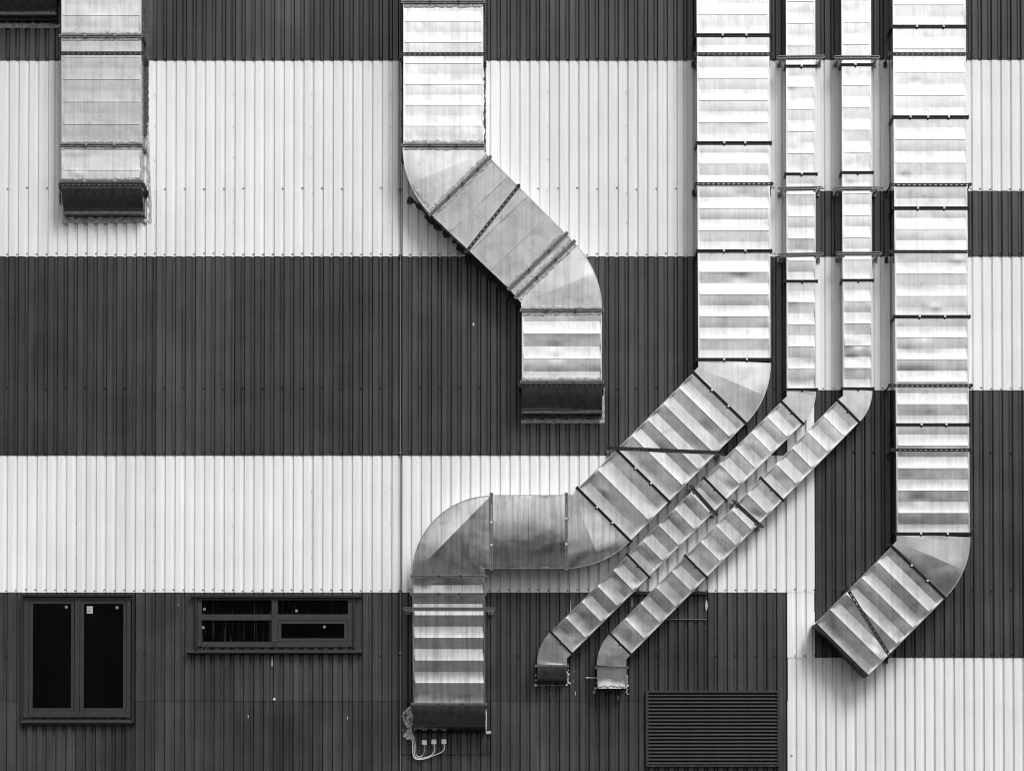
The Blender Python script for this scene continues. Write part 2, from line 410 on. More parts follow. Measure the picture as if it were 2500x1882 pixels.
def elbow(par, inner, c, Rr, t0, t1, d, db, amp, m='galv', tone=1.0, crease='radial', chord=None, name='duct_elbow'):
    """bend lying flat to the wall: inner = list of photo points (inside corner path), outer arc centre c radius Rr, angles t0..t1 (photo, y down)"""
    NT, NU = 28, 14
    def ip(u):
        ls = [math.hypot(b[0] - a[0], b[1] - a[1]) for a, b in zip(inner, inner[1:])]; T = sum(ls) * u
        for (a, b), l in zip(zip(inner, inner[1:]), ls):
            if T <= l or l == ls[-1] and b == inner[-1]: k = min(1, T / l) if l else 0; return (a[0] + (b[0] - a[0]) * k, a[1] + (b[1] - a[1]) * k)
            T -= l
        return inner[-1]
    v = []; f = []; sd_ = R.random() * 90; halves = ((0, .5), (.5, 1.0)) if crease == 'radial' else ((0, 1.0),)
    IN, OUT = [], []
    for (ua, ub) in (() if chord else halves):
        i0 = len(v)
        for r in range(NT + 1):
            u = ua + (ub - ua) * r / NT; I = ip(u); an = math.radians(t0 + (t1 - t0) * u); O = (c[0] + Rr * math.cos(an), c[1] + Rr * math.sin(an))
            pi, po = P(*I, d), P(*O, d)
            if not IN or (pi - IN[-1]).length > 1e-5: IN.append(pi)
            if not OUT or (po - OUT[-1]).length > 1e-5: OUT.append(po)
            for q in range(NU + 1):
                x = q / NU; p = pi.lerp(po, x); px = (I[0] + (O[0] - I[0]) * x, I[1] + (O[1] - I[1]) * x)
                edge = smooth01(min(x, 1 - x) * 5) * smooth01(min(u, 1 - u) * 9)
                h = amp * (1 - abs(2 * u - 1)) * smooth01(x * 1.3) * smooth01((1 - x) * 9)
                h += edge * .003 * noise.noise(Vector((p.x * 1.9 + sd_, p.z * 1.9, 0)))
                v.append(Vector((p.x, p.y - h, p.z)))
        C = NU + 1
        for r in range(NT):
            for q in range(NU): a = i0 + r * C + q; f.append((a, a + C, a + C + 1, a + 1))
    if chord:                                     # sheet creased corner to corner: inner triangle and outer cap
        for part in (0, 1):
            i0 = len(v); C = NU + 1
            for r in range(NT + 1):
                u = r / NT; I = ip(u); an = math.radians(t0 + (t1 - t0) * u); O = (c[0] + Rr * math.cos(an), c[1] + Rr * math.sin(an))
                K = (chord[0][0] + (chord[1][0] - chord[0][0]) * u, chord[0][1] + (chord[1][1] - chord[0][1]) * u)
                if part == 0: IN.append(P(*I, d)); OUT.append(P(*O, d))
                a_, b2 = (I, K) if part == 0 else (K, O); hk = amp * math.sin(math.pi * min(max(u, .001), .999)) ** .7
                for q in range(NU + 1):
                    x = q / NU; p = P(a_[0] + (b2[0] - a_[0]) * x, a_[1] + (b2[1] - a_[1]) * x, d)
                    h = hk * (x ** 1.05 if part == 0 else (1 - x) ** 1.35)
                    h += smooth01(min(u, 1 - u) * 9) * .003 * noise.noise(Vector((p.x * 1.9 + sd_, p.z * 1.9, 0))) * (x if part == 0 else 1 - x)
                    v.append(Vector((p.x, p.y - h, p.z)))
            for r in range(NT):
                for q in range(NU): a = i0 + r * C + q; f.append((a, a + C, a + C + 1, a + 1))
    nf = len(f); o = lambda p: Vector((p.x, -db, p.z))
    for path in (IN, OUT):
        i = len(v)
        for p in path: v += [p, o(p)]
        for k in range(len(path) - 1): f.append((i + 2 * k, i + 2 * k + 1, i + 2 * k + 3, i + 2 * k + 2))
    a, b_, c_ = (Vector(v[k]) for k in f[len(f) // 4][:3])
    if (b_ - a).cross(c_ - a).y > 0: f[:nf] = [tuple(reversed(q)) for q in f[:nf]]
    ob = mesh_obj(name, v, f, m, par, True, color=tone)
    for path in (IN, OUT):
        sm = MB()
        for p, q in zip(path, path[1:]): sm.bar(p, q, 1.1 * PX, d - .012, d + .004)
        sm.done('edge_seam', m, ob, color=tone)
    return ob
def outlet(par, x0, x1, y0, y1, d, m='outlet', tone=1.0):
    """bend that turns the run back into the wall, seen as a rounded hood"""
    a, b_ = P(x0, y0, d), P(x1, y0, d); zb = P(x0, y1, 0).z; h = a.z - zb
    n = 20; v = []; f = []; NU = 12
    for r in range(n + 1):
        an = math.pi / 2 * r / n
        for q in range(NU + 1):
            x = a.x + (b_.x - a.x) * q / NU; e = smooth01(min(q, NU - q) / 2)
            k = 1 + e * .006 * noise.noise(Vector((x * 4, r * .15, 3)))
            v.append(Vector((x, -d * math.cos(an) * k, a.z - h * math.sin(an) * k)))
    C = NU + 1
    for r in range(n):
        for q in range(NU): i = r * C + q; f.append((i, i + C, i + C + 1, i + 1))
    for q, fl in ((0, 1), (NU, 0)):
        i = len(v); v += [v[r * C + q].copy() for r in range(n + 1)] + [Vector((v[q].x, 0.0, a.z))]
        face = tuple(range(i, i + n + 2)); f.append(face if not fl else tuple(reversed(face)))
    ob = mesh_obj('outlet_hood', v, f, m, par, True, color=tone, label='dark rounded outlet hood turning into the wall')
    for p in ob.data.polygons[-2:]: p.use_smooth = False
    for q in (0, NU):
        sm = MB(); pts = [v[r * C + q] for r in range(n + 1)]
        for p, r_ in zip(pts, pts[1:]):
            w2 = .012; dv = Vector((w2 / 2, 0, 0)); nrm = Vector((0, p.y, p.z - a.z)).normalized() * .004
            n2 = Vector((0, r_.y, r_.z - a.z)).normalized() * .004
            sm.hexa([p - dv + nrm, p + dv + nrm, r_ + dv + n2, r_ - dv + n2, p - dv - nrm, p + dv - nrm, r_ + dv - n2, r_ - dv - n2])
        sm.done('edge_seam', m, ob, color=tone * 1.1)
    return ob
def flange(par, p0, p1, d, db, m='flange', clips=(.36, .67), cm='clip', w_=7.2, ext=4.0, prot=.026, side=True):
    """pair of bolted frame lips round the duct between photo points p0 and p1, plus clips"""
    A, B = P(*p0, d), P(*p1, d); t_ = (B - A); t_.y = 0; t_.normalize(); nn = Vector((-t_.z, 0, t_.x))
    if nn.z < 0 or (abs(nn.z) < .2 and nn.x > 0): nn = -nn
    E = ext * PX; lip = (w_ - 1.6) / 2 * PX; gap = .8 * PX
    s = MB()
    for sg in (1, -1):
        o_ = nn * sg * (gap + lip / 2)
        s.bar(A - t_ * E + o_, B + t_ * E + o_, lip / 2, d - .01, d + prot * (1 if sg > 0 else .86))
        if side:
            s.bar(A - t_ * E + o_, A + o_ + t_ * .004, lip / 2 * .98, db, d - .008)
            s.bar(B + o_ - t_ * .004, B + t_ * E + o_, lip / 2 * .98, db, d - .008)
    s.bar(A - t_ * E * .6, B + t_ * E * .6, gap * 1.3, d - .01, d + .008)
    for q in (A - t_ * E * 1.1, B + t_ * E * 1.1): s.bar(q - nn * w_ * .62 * PX, q + nn * w_ * .62 * PX, 1.3 * PX, d - .03, d + prot + .004)
    qs = [A.lerp(B, c + R.uniform(-.015, .015)) for c in clips]
    for q in qs: s.bar(q - nn * 2.0 * PX, q - nn * 5.8 * PX, 1.8 * PX, d + .002, d + prot - .006)
    fo = s.done('flange', m, par)
    for q in qs:
        s = MB()
        s.bar(q - t_ * 2.3 * PX, q + t_ * 2.3 * PX, 2.2 * PX, d + prot - .004, d + prot + .010)
        s.dome(Vector((q.x, 0, q.z)), 1.5 * PX, d + prot + .009, .007)
        s.done('clip', cm, fo)
    return fo
def rail(par, p0, p1, d, typ=1, m='rail', sag=0.0, hw=3.6):
    """slotted mounting rail across a duct with its end fixings"""
    A, B = P(*p0, d + .012), P(*p1, d + .012); t_ = (B - A); t_.y = 0; L = t_.length; t_.normalize(); nn = Vector((-t_.z, 0, t_.x))
    if nn.z < 0 or (abs(nn.z) < .2 and nn.x > 0): nn = -nn
    H = hw * PX; rb = H * (.62 if typ == 1 else .5); s = MB(); d0 = d + .010
    for sg in (1, -1):
        o_ = nn * sg * (H - rb / 2); s.bar(A + o_, B + o_, rb / 2, d0, d0 + (.006 if typ == 1 else .022))
    pitch = (12.2 if typ == 1 else 6.6) * PX; k = int(L / pitch); duty = .55 if typ == 1 else .5
    for i in range(k + 1):
        c = A + t_ * (L * i / k); h_ = pitch * duty / 2
        s.bar(c - t_ * h_, c + t_ * h_, H - rb * .9, d0 + .0005, d0 + .0055)
    if typ == 2: s.bar(A - nn * H * .2, B - nn * H * .2, H * .16, d0 - .004, d0 + .0005)
    ro = s.done('mounting_rail', m, par)
    for q, sg in ((A, -1), (B, 1)):
        s = MB(); c = q if typ == 1 else q - t_ * sg * 8 * PX
        if typ == 1:
            s.ring(c, 2.1 * PX, 4.6 * PX, d0 - .006, d0 + .012)
            s.dome(c, 2.3 * PX, d0 - .002, .008)
            e = c - Vector((0, 0, 5 * PX)); s.tube([Vector((c.x, -d0, c.z)), Vector((c.x + sg * .01, -.03, c.z - .03))], .010)
            s.box(c.x - .022, c.x + .022, -.045, -.021, c.z - .075, c.z - .005)
        else:
            c = c - nn * (H + 1.5 * PX)
            for j in (0, 1):
                e = c - t_ * sg * j * 9 * PX
                s.bar(e - t_ * 3.2 * PX, e + t_ * 3.2 * PX, 2.6 * PX, d0 - .004, d0 + .012); s.dome(e, 2.0 * PX, d0 + .012, .010)
            s.tube([Vector((c.x, -d0, c.z)), Vector((c.x, -.02, c.z))], .012)
            s.box(c.x - .03, c.x + .03, -.05, -.021, c.z - .03, c.z + .03)
        s.done('rail_fixing', m if typ == 1 else 'rail_l', ro)
    return ro
def smear(par, p0, p1, off, wd, d, m='mastic', ragged=1.6, name='sealant_bead'):
    """ragged bead of sealant along a line; off/wd = offset and width in photo pixels (perpendicular)"""
    L = math.hypot(p1[0] - p0[0], p1[1] - p0[1]); tx, ty = (p1[0] - p0[0]) / L, (p1[1] - p0[1]) / L; nx, ny = -ty, tx
    n = max(6, int(L / 4)); v = []; f = []; sd_ = R.random() * 99
    for i in range(n + 1):
        x, y = p0[0] + tx * L * i / n, p0[1] + ty * L * i / n
        e0 = off + ragged * .6 * noise.noise(Vector((i * .45, sd_, 0))); e1 = off + wd + ragged * 2 * noise.noise(Vector((i * .33, sd_, 5))) + R.uniform(-.5, .5) * ragged
        for k in range(4):
            e = e0 + (e1 - e0) * k / 3; hh = (0, .007, .006, 0)[k] * (1 + .6 * noise.noise(Vector((i * .7, k, sd_))))
            q = P(x + nx * e, y + ny * e, d + hh); v.append(q)
    for i in range(n):
        for k in range(3): a = i * 4 + k; f.append((a, a + 4, a + 5, a + 1))
    return mesh_obj(name, v, f, m, par, True)
def vflanges(par, xs, ys, d, db, **k):
    for y in ys: flange(par, (xs(y)[0], y), (xs(y)[1], y), d, db, **k)
def lin(x0a, x1a, ya, x0b, x1b, yb):
    return lambda y: (x0a + (x0b - x0a) * (y - ya) / (yb - ya), x1a + (x1b - x1a) * (y - ya) / (yb - ya))
def vrun(par, xs, ys, d, db, amp, tones=None, **k):
    for i, (a, b_) in enumerate(zip(ys, ys[1:])):
        t = tones[i] if tones else R.uniform(.95, 1.03); am = amp[i] if isinstance(amp, (list, tuple)) else amp
        section(par, (xs(a)[0], a), (xs(a)[1], a), (xs(b_)[0], b_), (xs(b_)[1], b_), d, db, am, tone=t, **k)
def drun(par, l0, l1, r0, r1, cuts, d, db, amp, m='galv', fl='flange', clips=(.36, .67), cm='clip', ends=(True, True), tone=None, fw=6.0, **k):
    """diagonal run from start edge (l0,r0) to end edge (l1,r1), cut into sections at fractions"""
    fr = [0] + list(cuts) + [1]; lp = lambda a, b_, u: (a[0] + (b_[0] - a[0]) * u, a[1] + (b_[1] - a[1]) * u)
    for a, b_ in zip(fr, fr[1:]):
        section(par, lp(l0, l1, a), lp(r0, r1, a), lp(l0, l1, b_), lp(r0, r1, b_), d, db, amp, m=m, tone=tone or R.uniform(.88, .98), **k)
    for u in fr:
        if (u == 0 and not ends[0]) or (u == 1 and not ends[1]): continue
        flange(par, lp(l0, l1, u), lp(r0, r1, u), d, db, m=fl, clips=clips, cm=cm, w_=fw)

# ------------------------------------------------------------------ duct at upper left
A = thing('air_duct', 'short weathered duct at upper left ending in a dark rounded hood over the white band', 'duct', P(248, 533, 0))
xs = lambda y: (151, 344.5); dA = .32
vrun(A, xs, [-120, 89, 355], dA, .0, [.0030, .0022], [1.0, .80], m='galv_old', start=-1)
vrun(A, xs, [355, 444], dA, .0, .003, [1.05], m='galv_old', even=False)
vflanges(A, xs, [89, 355, 444], dA, 0, m='flange_g', clips=(.3, .68), cm='mastic', w_=6)
for y in (89, 355, 444):
    smear(A, (151, y - 4), (345, y - 4), -7, 7, dA + .002); smear(A, (345, y + 4), (151, y + 4), -7, 7, dA + .002)
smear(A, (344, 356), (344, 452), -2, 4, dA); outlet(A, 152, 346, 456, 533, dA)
rail(A, (147, 130), (350, 130), dA); rail(A, (148, 451), (350, 451), dA)
smear(A, (351, -100), (351, 330), -12, 12, .033, 'mastic_d', 2.2); smear(A, (352, 300), (360, 545), -11, 8, .033, 'mastic', 2.6)
smear(A, (366, 534), (152, 536), -11, 12, .033, 'mastic', 2.6); smear(A, (147, 452), (147, 500), -3, 5, .033, 'mastic_d', 2)

# ------------------------------------------------------------------ cropped duct in the corner
Fd = thing('air_duct', 'dark duct hood cropped by the top left corner of the photo', 'duct', P(30, 57, 0))
vrun(Fd, lambda y: (-90, 130), [-150, -20], .34, 0, .003, [.5], m='galv_old')
outlet(Fd, -90, 130, -20, 56, .34, tone=.8)
vflanges(Fd, lambda y: (-90, 130), [-20], .34, 0, m='flange_g')
smear(Fd, (146, 59), (-90, 57), -11, 12, .033, 'mastic', 2.4); smear(Fd, (140, -60), (142, 62), -3, 9, .033, 'mastic_d', 2.4)

# ------------------------------------------------------------------ bent duct smeared with sealant
B = thing('air_duct', 'wide duct with two bends and smeared sealant, ending on the charcoal band', 'duct', P(1372, 1023, 0))
dB, bB = .34, .02
xs = lambda y: (985.5, 1179)
vrun(B, xs, [-120, 6], dB, bB, .004, m='galv_old'); vrun(B, xs, [6, 355.5], dB, bB, .0040, [1.12], m='galv_old')
vflanges(B, xs, [6, 355.5], dB, bB, m='flange_g', clips=(.34, .68), cm='mastic_d', w_=6)
elbow(B, [(1181, 359), (1182, 372), (1195, 385.5)], (1216, 359), 232, 180, 135, dB, bB, .008, 'galv_old', .92)
l0, r0, l1, r1 = (1052, 523), (1195, 385.5), (1243.8, 705), (1381.6, 572)
section(B, l0, r0, l1, r1, dB, bB, .0013, 'galv_old', 37, .74)
section(B, l1, r1, (1260.6, 725.3), (1400, 591.5), dB, bB, .0005, 'galv_old', 37, .72, even=False)
for a, b_ in ((l0, r0), (l1, r1), ((1260.6, 725.3), (1400, 591.5))): flange(B, a, b_, dB, bB, m='flange_g', clips=(.3, .55, .8) if a == l0 else (.36, .7), cm='mastic_d', w_=6)
elbow(B, [(1260.6, 725.3), (1273, 738), (1274, 758)], (1234, 757.7), 235, -45, 0, dB, bB, .008, 'galv_old', .92)
xs = lambda y: (1275, 1468.5)
vrun(B, xs, [758, 933], dB, bB, .0062, [1.0], m='galv'); vflanges(B, xs, [758, 933], dB, bB, m='flange_g', clips=(.3, .66), cm='mastic_d', w_=6)
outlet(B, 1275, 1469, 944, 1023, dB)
rail(B, (981, 132), (1182.5, 132), dB); rail(B, (1138, 615), (1266, 454), dB); rail(B, (1271, 941), (1472, 941), dB)
for a, b_, o1, o2 in (((1181, 355.5), (986, 355.5), 9, 8), ((1195, 385.5), (1052, 523), 9, 8), ((1381.6, 572), (1243.8, 705), 8, 4), ((1400, 591.5), (1260.6, 725.3), 7, 9), ((1470, 758), (1275, 758), 7, 9), ((1468, 933), (1275, 933), 8, 2), ((1180, 6), (986, 6), 6, 9)):
    smear(B, a, b_, 3.5, o1, dB + .002); smear(B, b_, a, 3.5, o2, dB + .002)
smear(B, (1000, 452), (1046, 505), -10, 13, dB + .002, ragged=3)
smear(B, (1182, -100), (1182, 372), -4, 4, .036, 'mastic_d', 2); smear(B, (982, 400), (982, -100), -2, 5, .036, 'mastic_d', 2)
smear(B, (1000, 480), (1275, 748), -1, 9, .036, 'mastic_d', 5)
smear(B, (1475, 1023), (1272, 1023), -10, 11, .033, 'mastic', 2); smear(B, (1474, 946), (1474, 1032), -2, 7, .033, 'mastic', 2)

# ------------------------------------------------------------------ long duct with a horizontal leg
Cd = thing('air_duct', 'long wide ribbed duct that bends diagonally, runs level, then drops beside three pale junction boxes', 'duct', P(1096, 1789, 0))
dC, bC, AM = .345, .05, .0060
xs = lin(1701.5, 1877, 0, 1705.5, 1880.5, 878)
ys = [-178, 87, 350, 613.5, 878]
vrun(Cd, xs, ys, dC, bC, [.0046, .0048, .0056, .0062]); vflanges(Cd, xs, ys[1:], dC, bC, cm='clip')
elbow(Cd, [(1705.5, 878), (1706, 896), (1693, 910)], (1673, 886), 208, 0, 45, dC, bC, .008, 'galv', .94)
drun(Cd, (1693, 910), (1411, 1193), (1820, 1033), (1538.7, 1320), [.665], dC, bC, AM)
elbow(Cd, [(1411, 1193), (1400, 1209), (1382.5, 1209)], (1377, 1159), 228, 45, 90, dC, bC, .013, 'galv_brushed', 1.05)
section(Cd, (1382.5, 1209), (1382.5, 1386.5), (1199.6, 1209), (1199.6, 1386.5), dC, bC, .0016, 'galv_brushed', 46, .98, bulge=.018)
flange(Cd, (1382.5, 1209), (1382.5, 1387), dC, bC, m='flange_g', clips=(.33, .67)); flange(Cd, (1199.6, 1209), (1199.6, 1387), dC, bC, m='flange_g', clips=(.38, .67))
elbow(Cd, [(1199.6, 1386.5), (1182, 1386.5), (1182, 1405)], (1199, 1403), 192, -90, -180, dC, bC, .024, 'galv_brushed', 1.0, crease='chord', chord=((1196, 1212), (1010, 1402)))
xs = lin(1007, 1182, 1406, 1009.5, 1184, 1720)
vrun(Cd, xs, [1406, 1450], dC, bC, AM, [1.0], m='galv_brushed'); vrun(Cd, xs, [1450, 1718], dC, bC, AM * 1.3, [1.0], m='galv_brushed')
vflanges(Cd, xs, [1406, 1450, 1718], dC, bC, m='flange_g', cm='clip_d', w_=6)
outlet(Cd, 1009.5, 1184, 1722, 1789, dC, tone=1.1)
rail(Cd, (1697.5, 132), (1882, 132), dC); rail(Cd, (1699, 449), (1884, 449), dC)
rail(Cd, (1483, 1093), (1765, 1105), dC, 2); rail(Cd, (985, 1485.5), (1206, 1486), dC, 2, 'rail_l')
def foamy(par, pts, d, m='foam', r=5):
    s = MB()
    for (x, y, rr) in pts:
        c = P(x, y, d); q = rr * PX; i = len(s.v); n1, n2 = 6, 8
        for a in range(n1 + 1):
            for k in range(n2):
                th, ph = math.pi * a / n1, 2 * math.pi * k / n2; dv = Vector((math.sin(th) * math.cos(ph), math.sin(th) * math.sin(ph) * .7, math.cos(th)))
                s.v.append(c + dv * q * (1 + .55 * noise.noise((c + dv * q) * 28)))
        for a in range(n1):
            for k in range(n2): s.f.append((i + a * n2 + k, i + a * n2 + (k + 1) % n2, i + (a + 1) * n2 + (k + 1) % n2, i + (a + 1) * n2 + k))
    return s.done('foam_seal', m, par, smooth=True, kind='stuff')
foamy(Cd, [(999 + R.uniform(-8, 7) * (1 - .3 * math.sin(k * .11)), 1728 + k * .72, R.uniform(1.6, 5)) for k in range(105)] + [(986 + R.uniform(-3, 3), 1738 + 2.2 * k, R.uniform(1, 2.6)) for k in range(12)] + [(984, 1782, 1.6), (985, 1795, 1.4)], .045, 'foam')
foamy(Cd, [(1187 + .3 * R.uniform(-2, 2), 1732 + 2.4 * k, 1.6) for k in range(24)] + [(1190, 1788, 4), (1195, 1788, 3.4)], .04, 'foam')

# ------------------------------------------------------------------ pair of slim ducts
dD, bD, AD = .235, .05, .0042
D1 = thing('air_duct', 'slim ribbed duct, left one of the narrow pair, ending in a small dark hood', 'duct', P(1348, 1670, 0), 'pair of slim ducts')
xs = lin(1919.5, 1989.5, 0, 1921.5, 1991, 951)
ys = [-100, 162.5, 425.6, 687, 951]
vrun(D1, xs, ys, dD, bD, [.0040, .0042, .0046, .0050]); vflanges(D1, xs, ys[1:3], dD, bD, clips=(.53,), w_=5.6); vflanges(D1, xs, ys[3:], dD, bD, clips=(.53,), cm='clip_d', w_=5.6)
elbow(D1, [(1921.5, 951), (1922, 968), (1908, 981)], (1882, 956), 109, 0, 45, dD, bD, .0, 'galv', .95, crease='none')
drun(D1, (1908, 981), (1344.8, 1542.4), (1959.3, 1033), (1395.6, 1594.4), [.333, .666], dD, bD, AD, clips=(.5,), cm='clip_d', fw=4.8)
elbow(D1, [(1395.6, 1594.4), (1383, 1606), (1383, 1625)], (1424, 1621), 112, 225, 180, dD, bD, .0, 'galv', .95, crease='none')
flange(D1, (1312, 1625), (1383, 1625), dD, bD, m='flange_g', clips=(.47,), cm='clip_d', w_=5)
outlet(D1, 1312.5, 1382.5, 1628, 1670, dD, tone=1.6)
for y, a, b_ in ((140, 1898, 2012), (460, 1900, 2007), (621.5, 1900, 2009)): rail(D1, (a, y + 1), (b_, y - 1), dD, 2, 'rail_l')
rail(D1, (1686, 1186), (1751, 1258), dD, 2)
foamy(D1, [(1386 + R.uniform(-2, 2), 1636 + k * 3, R.uniform(1.5, 3)) for k in range(11)] + [(1308, 1672, 4), (1309, 1660, 2.5), (1308, 1648, 2.5), (1391, 1668, 3), (1383, 1672, 3)] + [(1315 + 5 * k, 1672, 1.6) for k in range(14)], .035, 'foam')
D2 = thing('air_duct', 'slim ribbed duct, right one of the narrow pair, with pale foam round its lower end', 'duct', P(1493, 1682, 0), 'pair of slim ducts')
xs = lin(2055, 2125.5, 0, 2059, 2128.5, 949)
ys = [-104, 159, 422, 684.7, 949]
vrun(D2, xs, ys, dD, bD, [.0040, .0042, .0046, .0050]); vflanges(D2, xs, ys[1:2], dD, bD, clips=(.45,), w_=5.6); vflanges(D2, xs, ys[2:], dD, bD, clips=(.53,), cm='clip_d', w_=5.6)
elbow(D2, [(2059, 949), (2059.5, 966), (2045, 978)], (2021, 954), 107.5, 0, 45, dD, bD, .0, 'galv', .95, crease='none')
drun(D2, (2045, 978), (1490, 1546.5), (2097, 1030), (1540, 1596.7), [.335, .668], dD, bD, AD, clips=(.5,), cm='clip_d', fw=4.8)
elbow(D2, [(1540, 1596.7), (1528, 1608), (1528, 1629)], (1567, 1623.6), 109, 225, 180, dD, bD, .0, 'galv', .95, crease='none')
flange(D2, (1458, 1629), (1528, 1629), dD, bD, m='flange_g', clips=(), w_=5)
section(D2, (1458.5, 1632), (1528.5, 1632), (1458.5, 1680), (1528.5, 1680), dD, .0, .006, 'galv', 26, .95)
foamy(D2, [(1462 + 4.4 * k, 1674 + R.uniform(-1.5, 2.5), R.uniform(2.2, 4.0)) for k in range(15)], dD, 'mastic')
foamy(D2, [(1531 + R.uniform(-2, 2), 1650 + 4 * k, R.uniform(1.5, 3)) for k in range(12)] + [(1451, 1690, 4), (1453, 1680, 3), (1454, 1666, 2), (1456, 1655, 2)], .04, 'foam')
smear(D2, (1430, 1653), (1454, 1653), -1, 4, .036, 'foam', 1)
for y, a, b_ in ((140.5, 2037, 2147), (460, 2037, 2147), (619, 2042, 2151)): rail(D2, (a, y), (b_, y), dD, 2, 'rail_l')
rail(D2, (1789, 1221), (1862, 1287), dD, 2)

# ------------------------------------------------------------------ far right duct, cut off open
E = thing('air_duct', 'wide ribbed duct at far right whose diagonal lower end is cut off open', 'duct', P(2055, 1640, 0))
dE, bE = .345, .05
xs = lin(2180, 2356.5, 0, 2190, 2367.5, 1303)
ys = [-158, 66, 287, 509, 773.5, 1037, 1303]
vrun(E, xs, ys, dE, bE, [.0045, .0045, .0046, .0050, .0052, .0052])
for y in ys[1:]: flange(E, (xs(y)[0], y), (xs(y)[1], y), dE, bE, clips=(.22, .48, .74) if y == 287 else (.33, .69))
elbow(E, [(2190, 1303), (2190, 1320), (2177.5, 1334)], (2159, 1311), 209, 0, 45, dE, bE, .008, 'galv', .94)
drun(E, (2177.5, 1334), (1990, 1523), (2306.6, 1459), (2118, 1650), [], dE, bE, AM, ends=(True, False))
s = MB(); a, b_ = P(1990, 1523, dE), P(2118, 1650, dE); s.bar(a, b_, 3.5 * PX, bE, dE + .02); s.done('end_frame', 'flange', E)
for y, a, b_ in ((132, 2171, 2366), (451, 2175, 2368), (614, 2174, 2370), (941, 2172, 2371), (1098, 2179, 2368)): rail(E, (a, y), (b_, y), dE)
rail(E, (2068, 1435), (2173, 1601), dE)

# ------------------------------------------------------------------ windows and louvre set into the wall
def win(label, frame_rects, trims):
    s = MB()
    for r in frame_rects: s.pbox(*r[:4], r[4], r[5] + .012)
    o = s.done('window', 'frame', wall, label=label); s = MB()
    for r in trims: s.pbox(*r[:4], r[4], r[5] + .012)
    s.done('window_trim', 'frame_d', o); return o
def disc(par, x, y, r, d, name='sticker'):
    s = MB(); s.dome(P(x, y, d), r * PX, d, .003, 16); s.done(name, 'dot', par)
W1 = win('upright two-leaf charcoal window at lower left',
         [(58, 1457, 322, 1465, .02, .042), (56, 1465, 70, 1752, .02, .042), (309, 1465, 320, 1752, .02, .042), (70, 1735, 309, 1750, .02, .052), (181.5, 1465, 194.5, 1736, .02, .050)],
         [(49, 1450, 57, 1767, .0, .075), (321, 1450, 328, 1764, .0, .075), (57, 1450.5, 321, 1455, .0, .085), (52, 1765, 324, 1768, .0, .06)])
for x0, x1 in ((70.5, 181), (195, 308.5)):
    s = MB()
    for r in ((x0, 1466, x1, 1473.3), (x0, 1728, x1, 1734.5), (x0, 1473.3, x0 + 10, 1728), (x1 - 8, 1473.3, x1, 1728)): s.pbox(*r, .02, .046)
    s.done('sash', 'frame', W1)
    s = MB(); s.pbox(x0 + 9, 1472, x1 - 7, 1729, .030, .0415); s.done('pane', 'glass_c', W1)
s = MB(); a = P(53, 1753, .09); b_ = P(322, 1764, .09)
s.hexa([(a.x, -.02, a.z), (b_.x, -.02, a.z), (b_.x, -.10, b_.z + .015), (a.x, -.10, b_.z + .015), (a.x, -.02, b_.z), (b_.x, -.02, b_.z), (b_.x, -.10, b_.z), (a.x, -.10, b_.z)])
s.done('sill', 'frame', W1)
disc(W1, 161.8, 1481.6, 4, .0415); disc(W1, 285.8, 1483, 4, .0415)
s = MB(); s.pbox(212, 1479.5, 226.5, 1497, .0415, .043); lb = s.done('paper_label', 'paper', W1)
s = MB()
for y, x1 in ((1484, 224), (1488, 222), (1491, 223), (1494, 219)): s.pbox(214, y, x1, y + 1.1, .043, .0436)
s.done('print_lines', 'print', lb)
s = MB()
for x, y in ((64, 1477), (313.5, 1475), (60, 1743.5), (310.5, 1735.5), (186.5, 1751), (303, 1749)): s.dome(P(x, y, .054), 1.2 * PX, .054, .004)
s.done('frame_screws', 'rail_l', W1, kind='stuff')
s = MB()
for x in (101, 143, 229, 272): s.pbox(x - 3, 1743, x + 3, 1745.5, .052, .0535)
s.done('drain_slots', 'inside', W1, kind='stuff')

W2 = win('wide low four-pane charcoal window beside the upright one',
         [(476, 1459.5, 866, 1464.5, .02, .044), (482, 1464.5, 492.5, 1577, .02, .044), (849.5, 1464.5, 861, 1578, .02, .044), (663, 1464.5, 678, 1567, .02, .050), (492.5, 1499, 663, 1513.5, .02, .044), (678, 1499, 849.5, 1513.5, .02, .044), (492.5, 1566, 849.5, 1579, .02, .042)],
         [(465, 1452, 882, 1457.5, .0, .095), (475, 1458, 481.5, 1586, .0, .07), (861.5, 1458, 866.5, 1581, .0, .07), (456, 1592.5, 883.5, 1595.5, .0, .07)])
s = MB()
for r in ((456, 1454, 474.5, 1588), (867, 1459, 880, 1586)): s.pbox(*r, .0, .044)
s.done('side_flashing', 'frame', W2)
s = MB()
for r in ((679, 1514.5, 848.5, 1522), (679, 1557.5, 848.5, 1565), (679, 1522, 686.5, 1557.5), (840.5, 1522, 848.5, 1557.5)): s.pbox(*r, .02, .052)
s.done('sash', 'frame', W2)
for (x0, y0, x1, y1) in ((491, 1463.5, 664, 1500), (677, 1463.5, 851, 1500), (491, 1512.5, 664, 1567), (685, 1521, 842, 1558)):
    s = MB(); s.pbox(x0, y0, x1, y1, .030, .0415); s.done('pane', 'glass' if x1 != 842 else 'glass_c', W2)
s = MB(); a = P(456, 1583.5, .09); b_ = P(883, 1593, .09)
s.hexa([(a.x, -.02, a.z), (b_.x, -.02, a.z), (b_.x, -.11, b_.z + .015), (a.x, -.11, b_.z + .015), (a.x, -.02, b_.z), (b_.x, -.02, b_.z), (b_.x, -.11, b_.z), (a.x, -.11, b_.z)])
s.done('sill', 'frame', W2)
for x, y in ((499, 1486.6), (724, 1490.8), (495.8, 1531.5), (792, 1530)): disc(W2, x, y, 3.7, .0415)
s = MB()
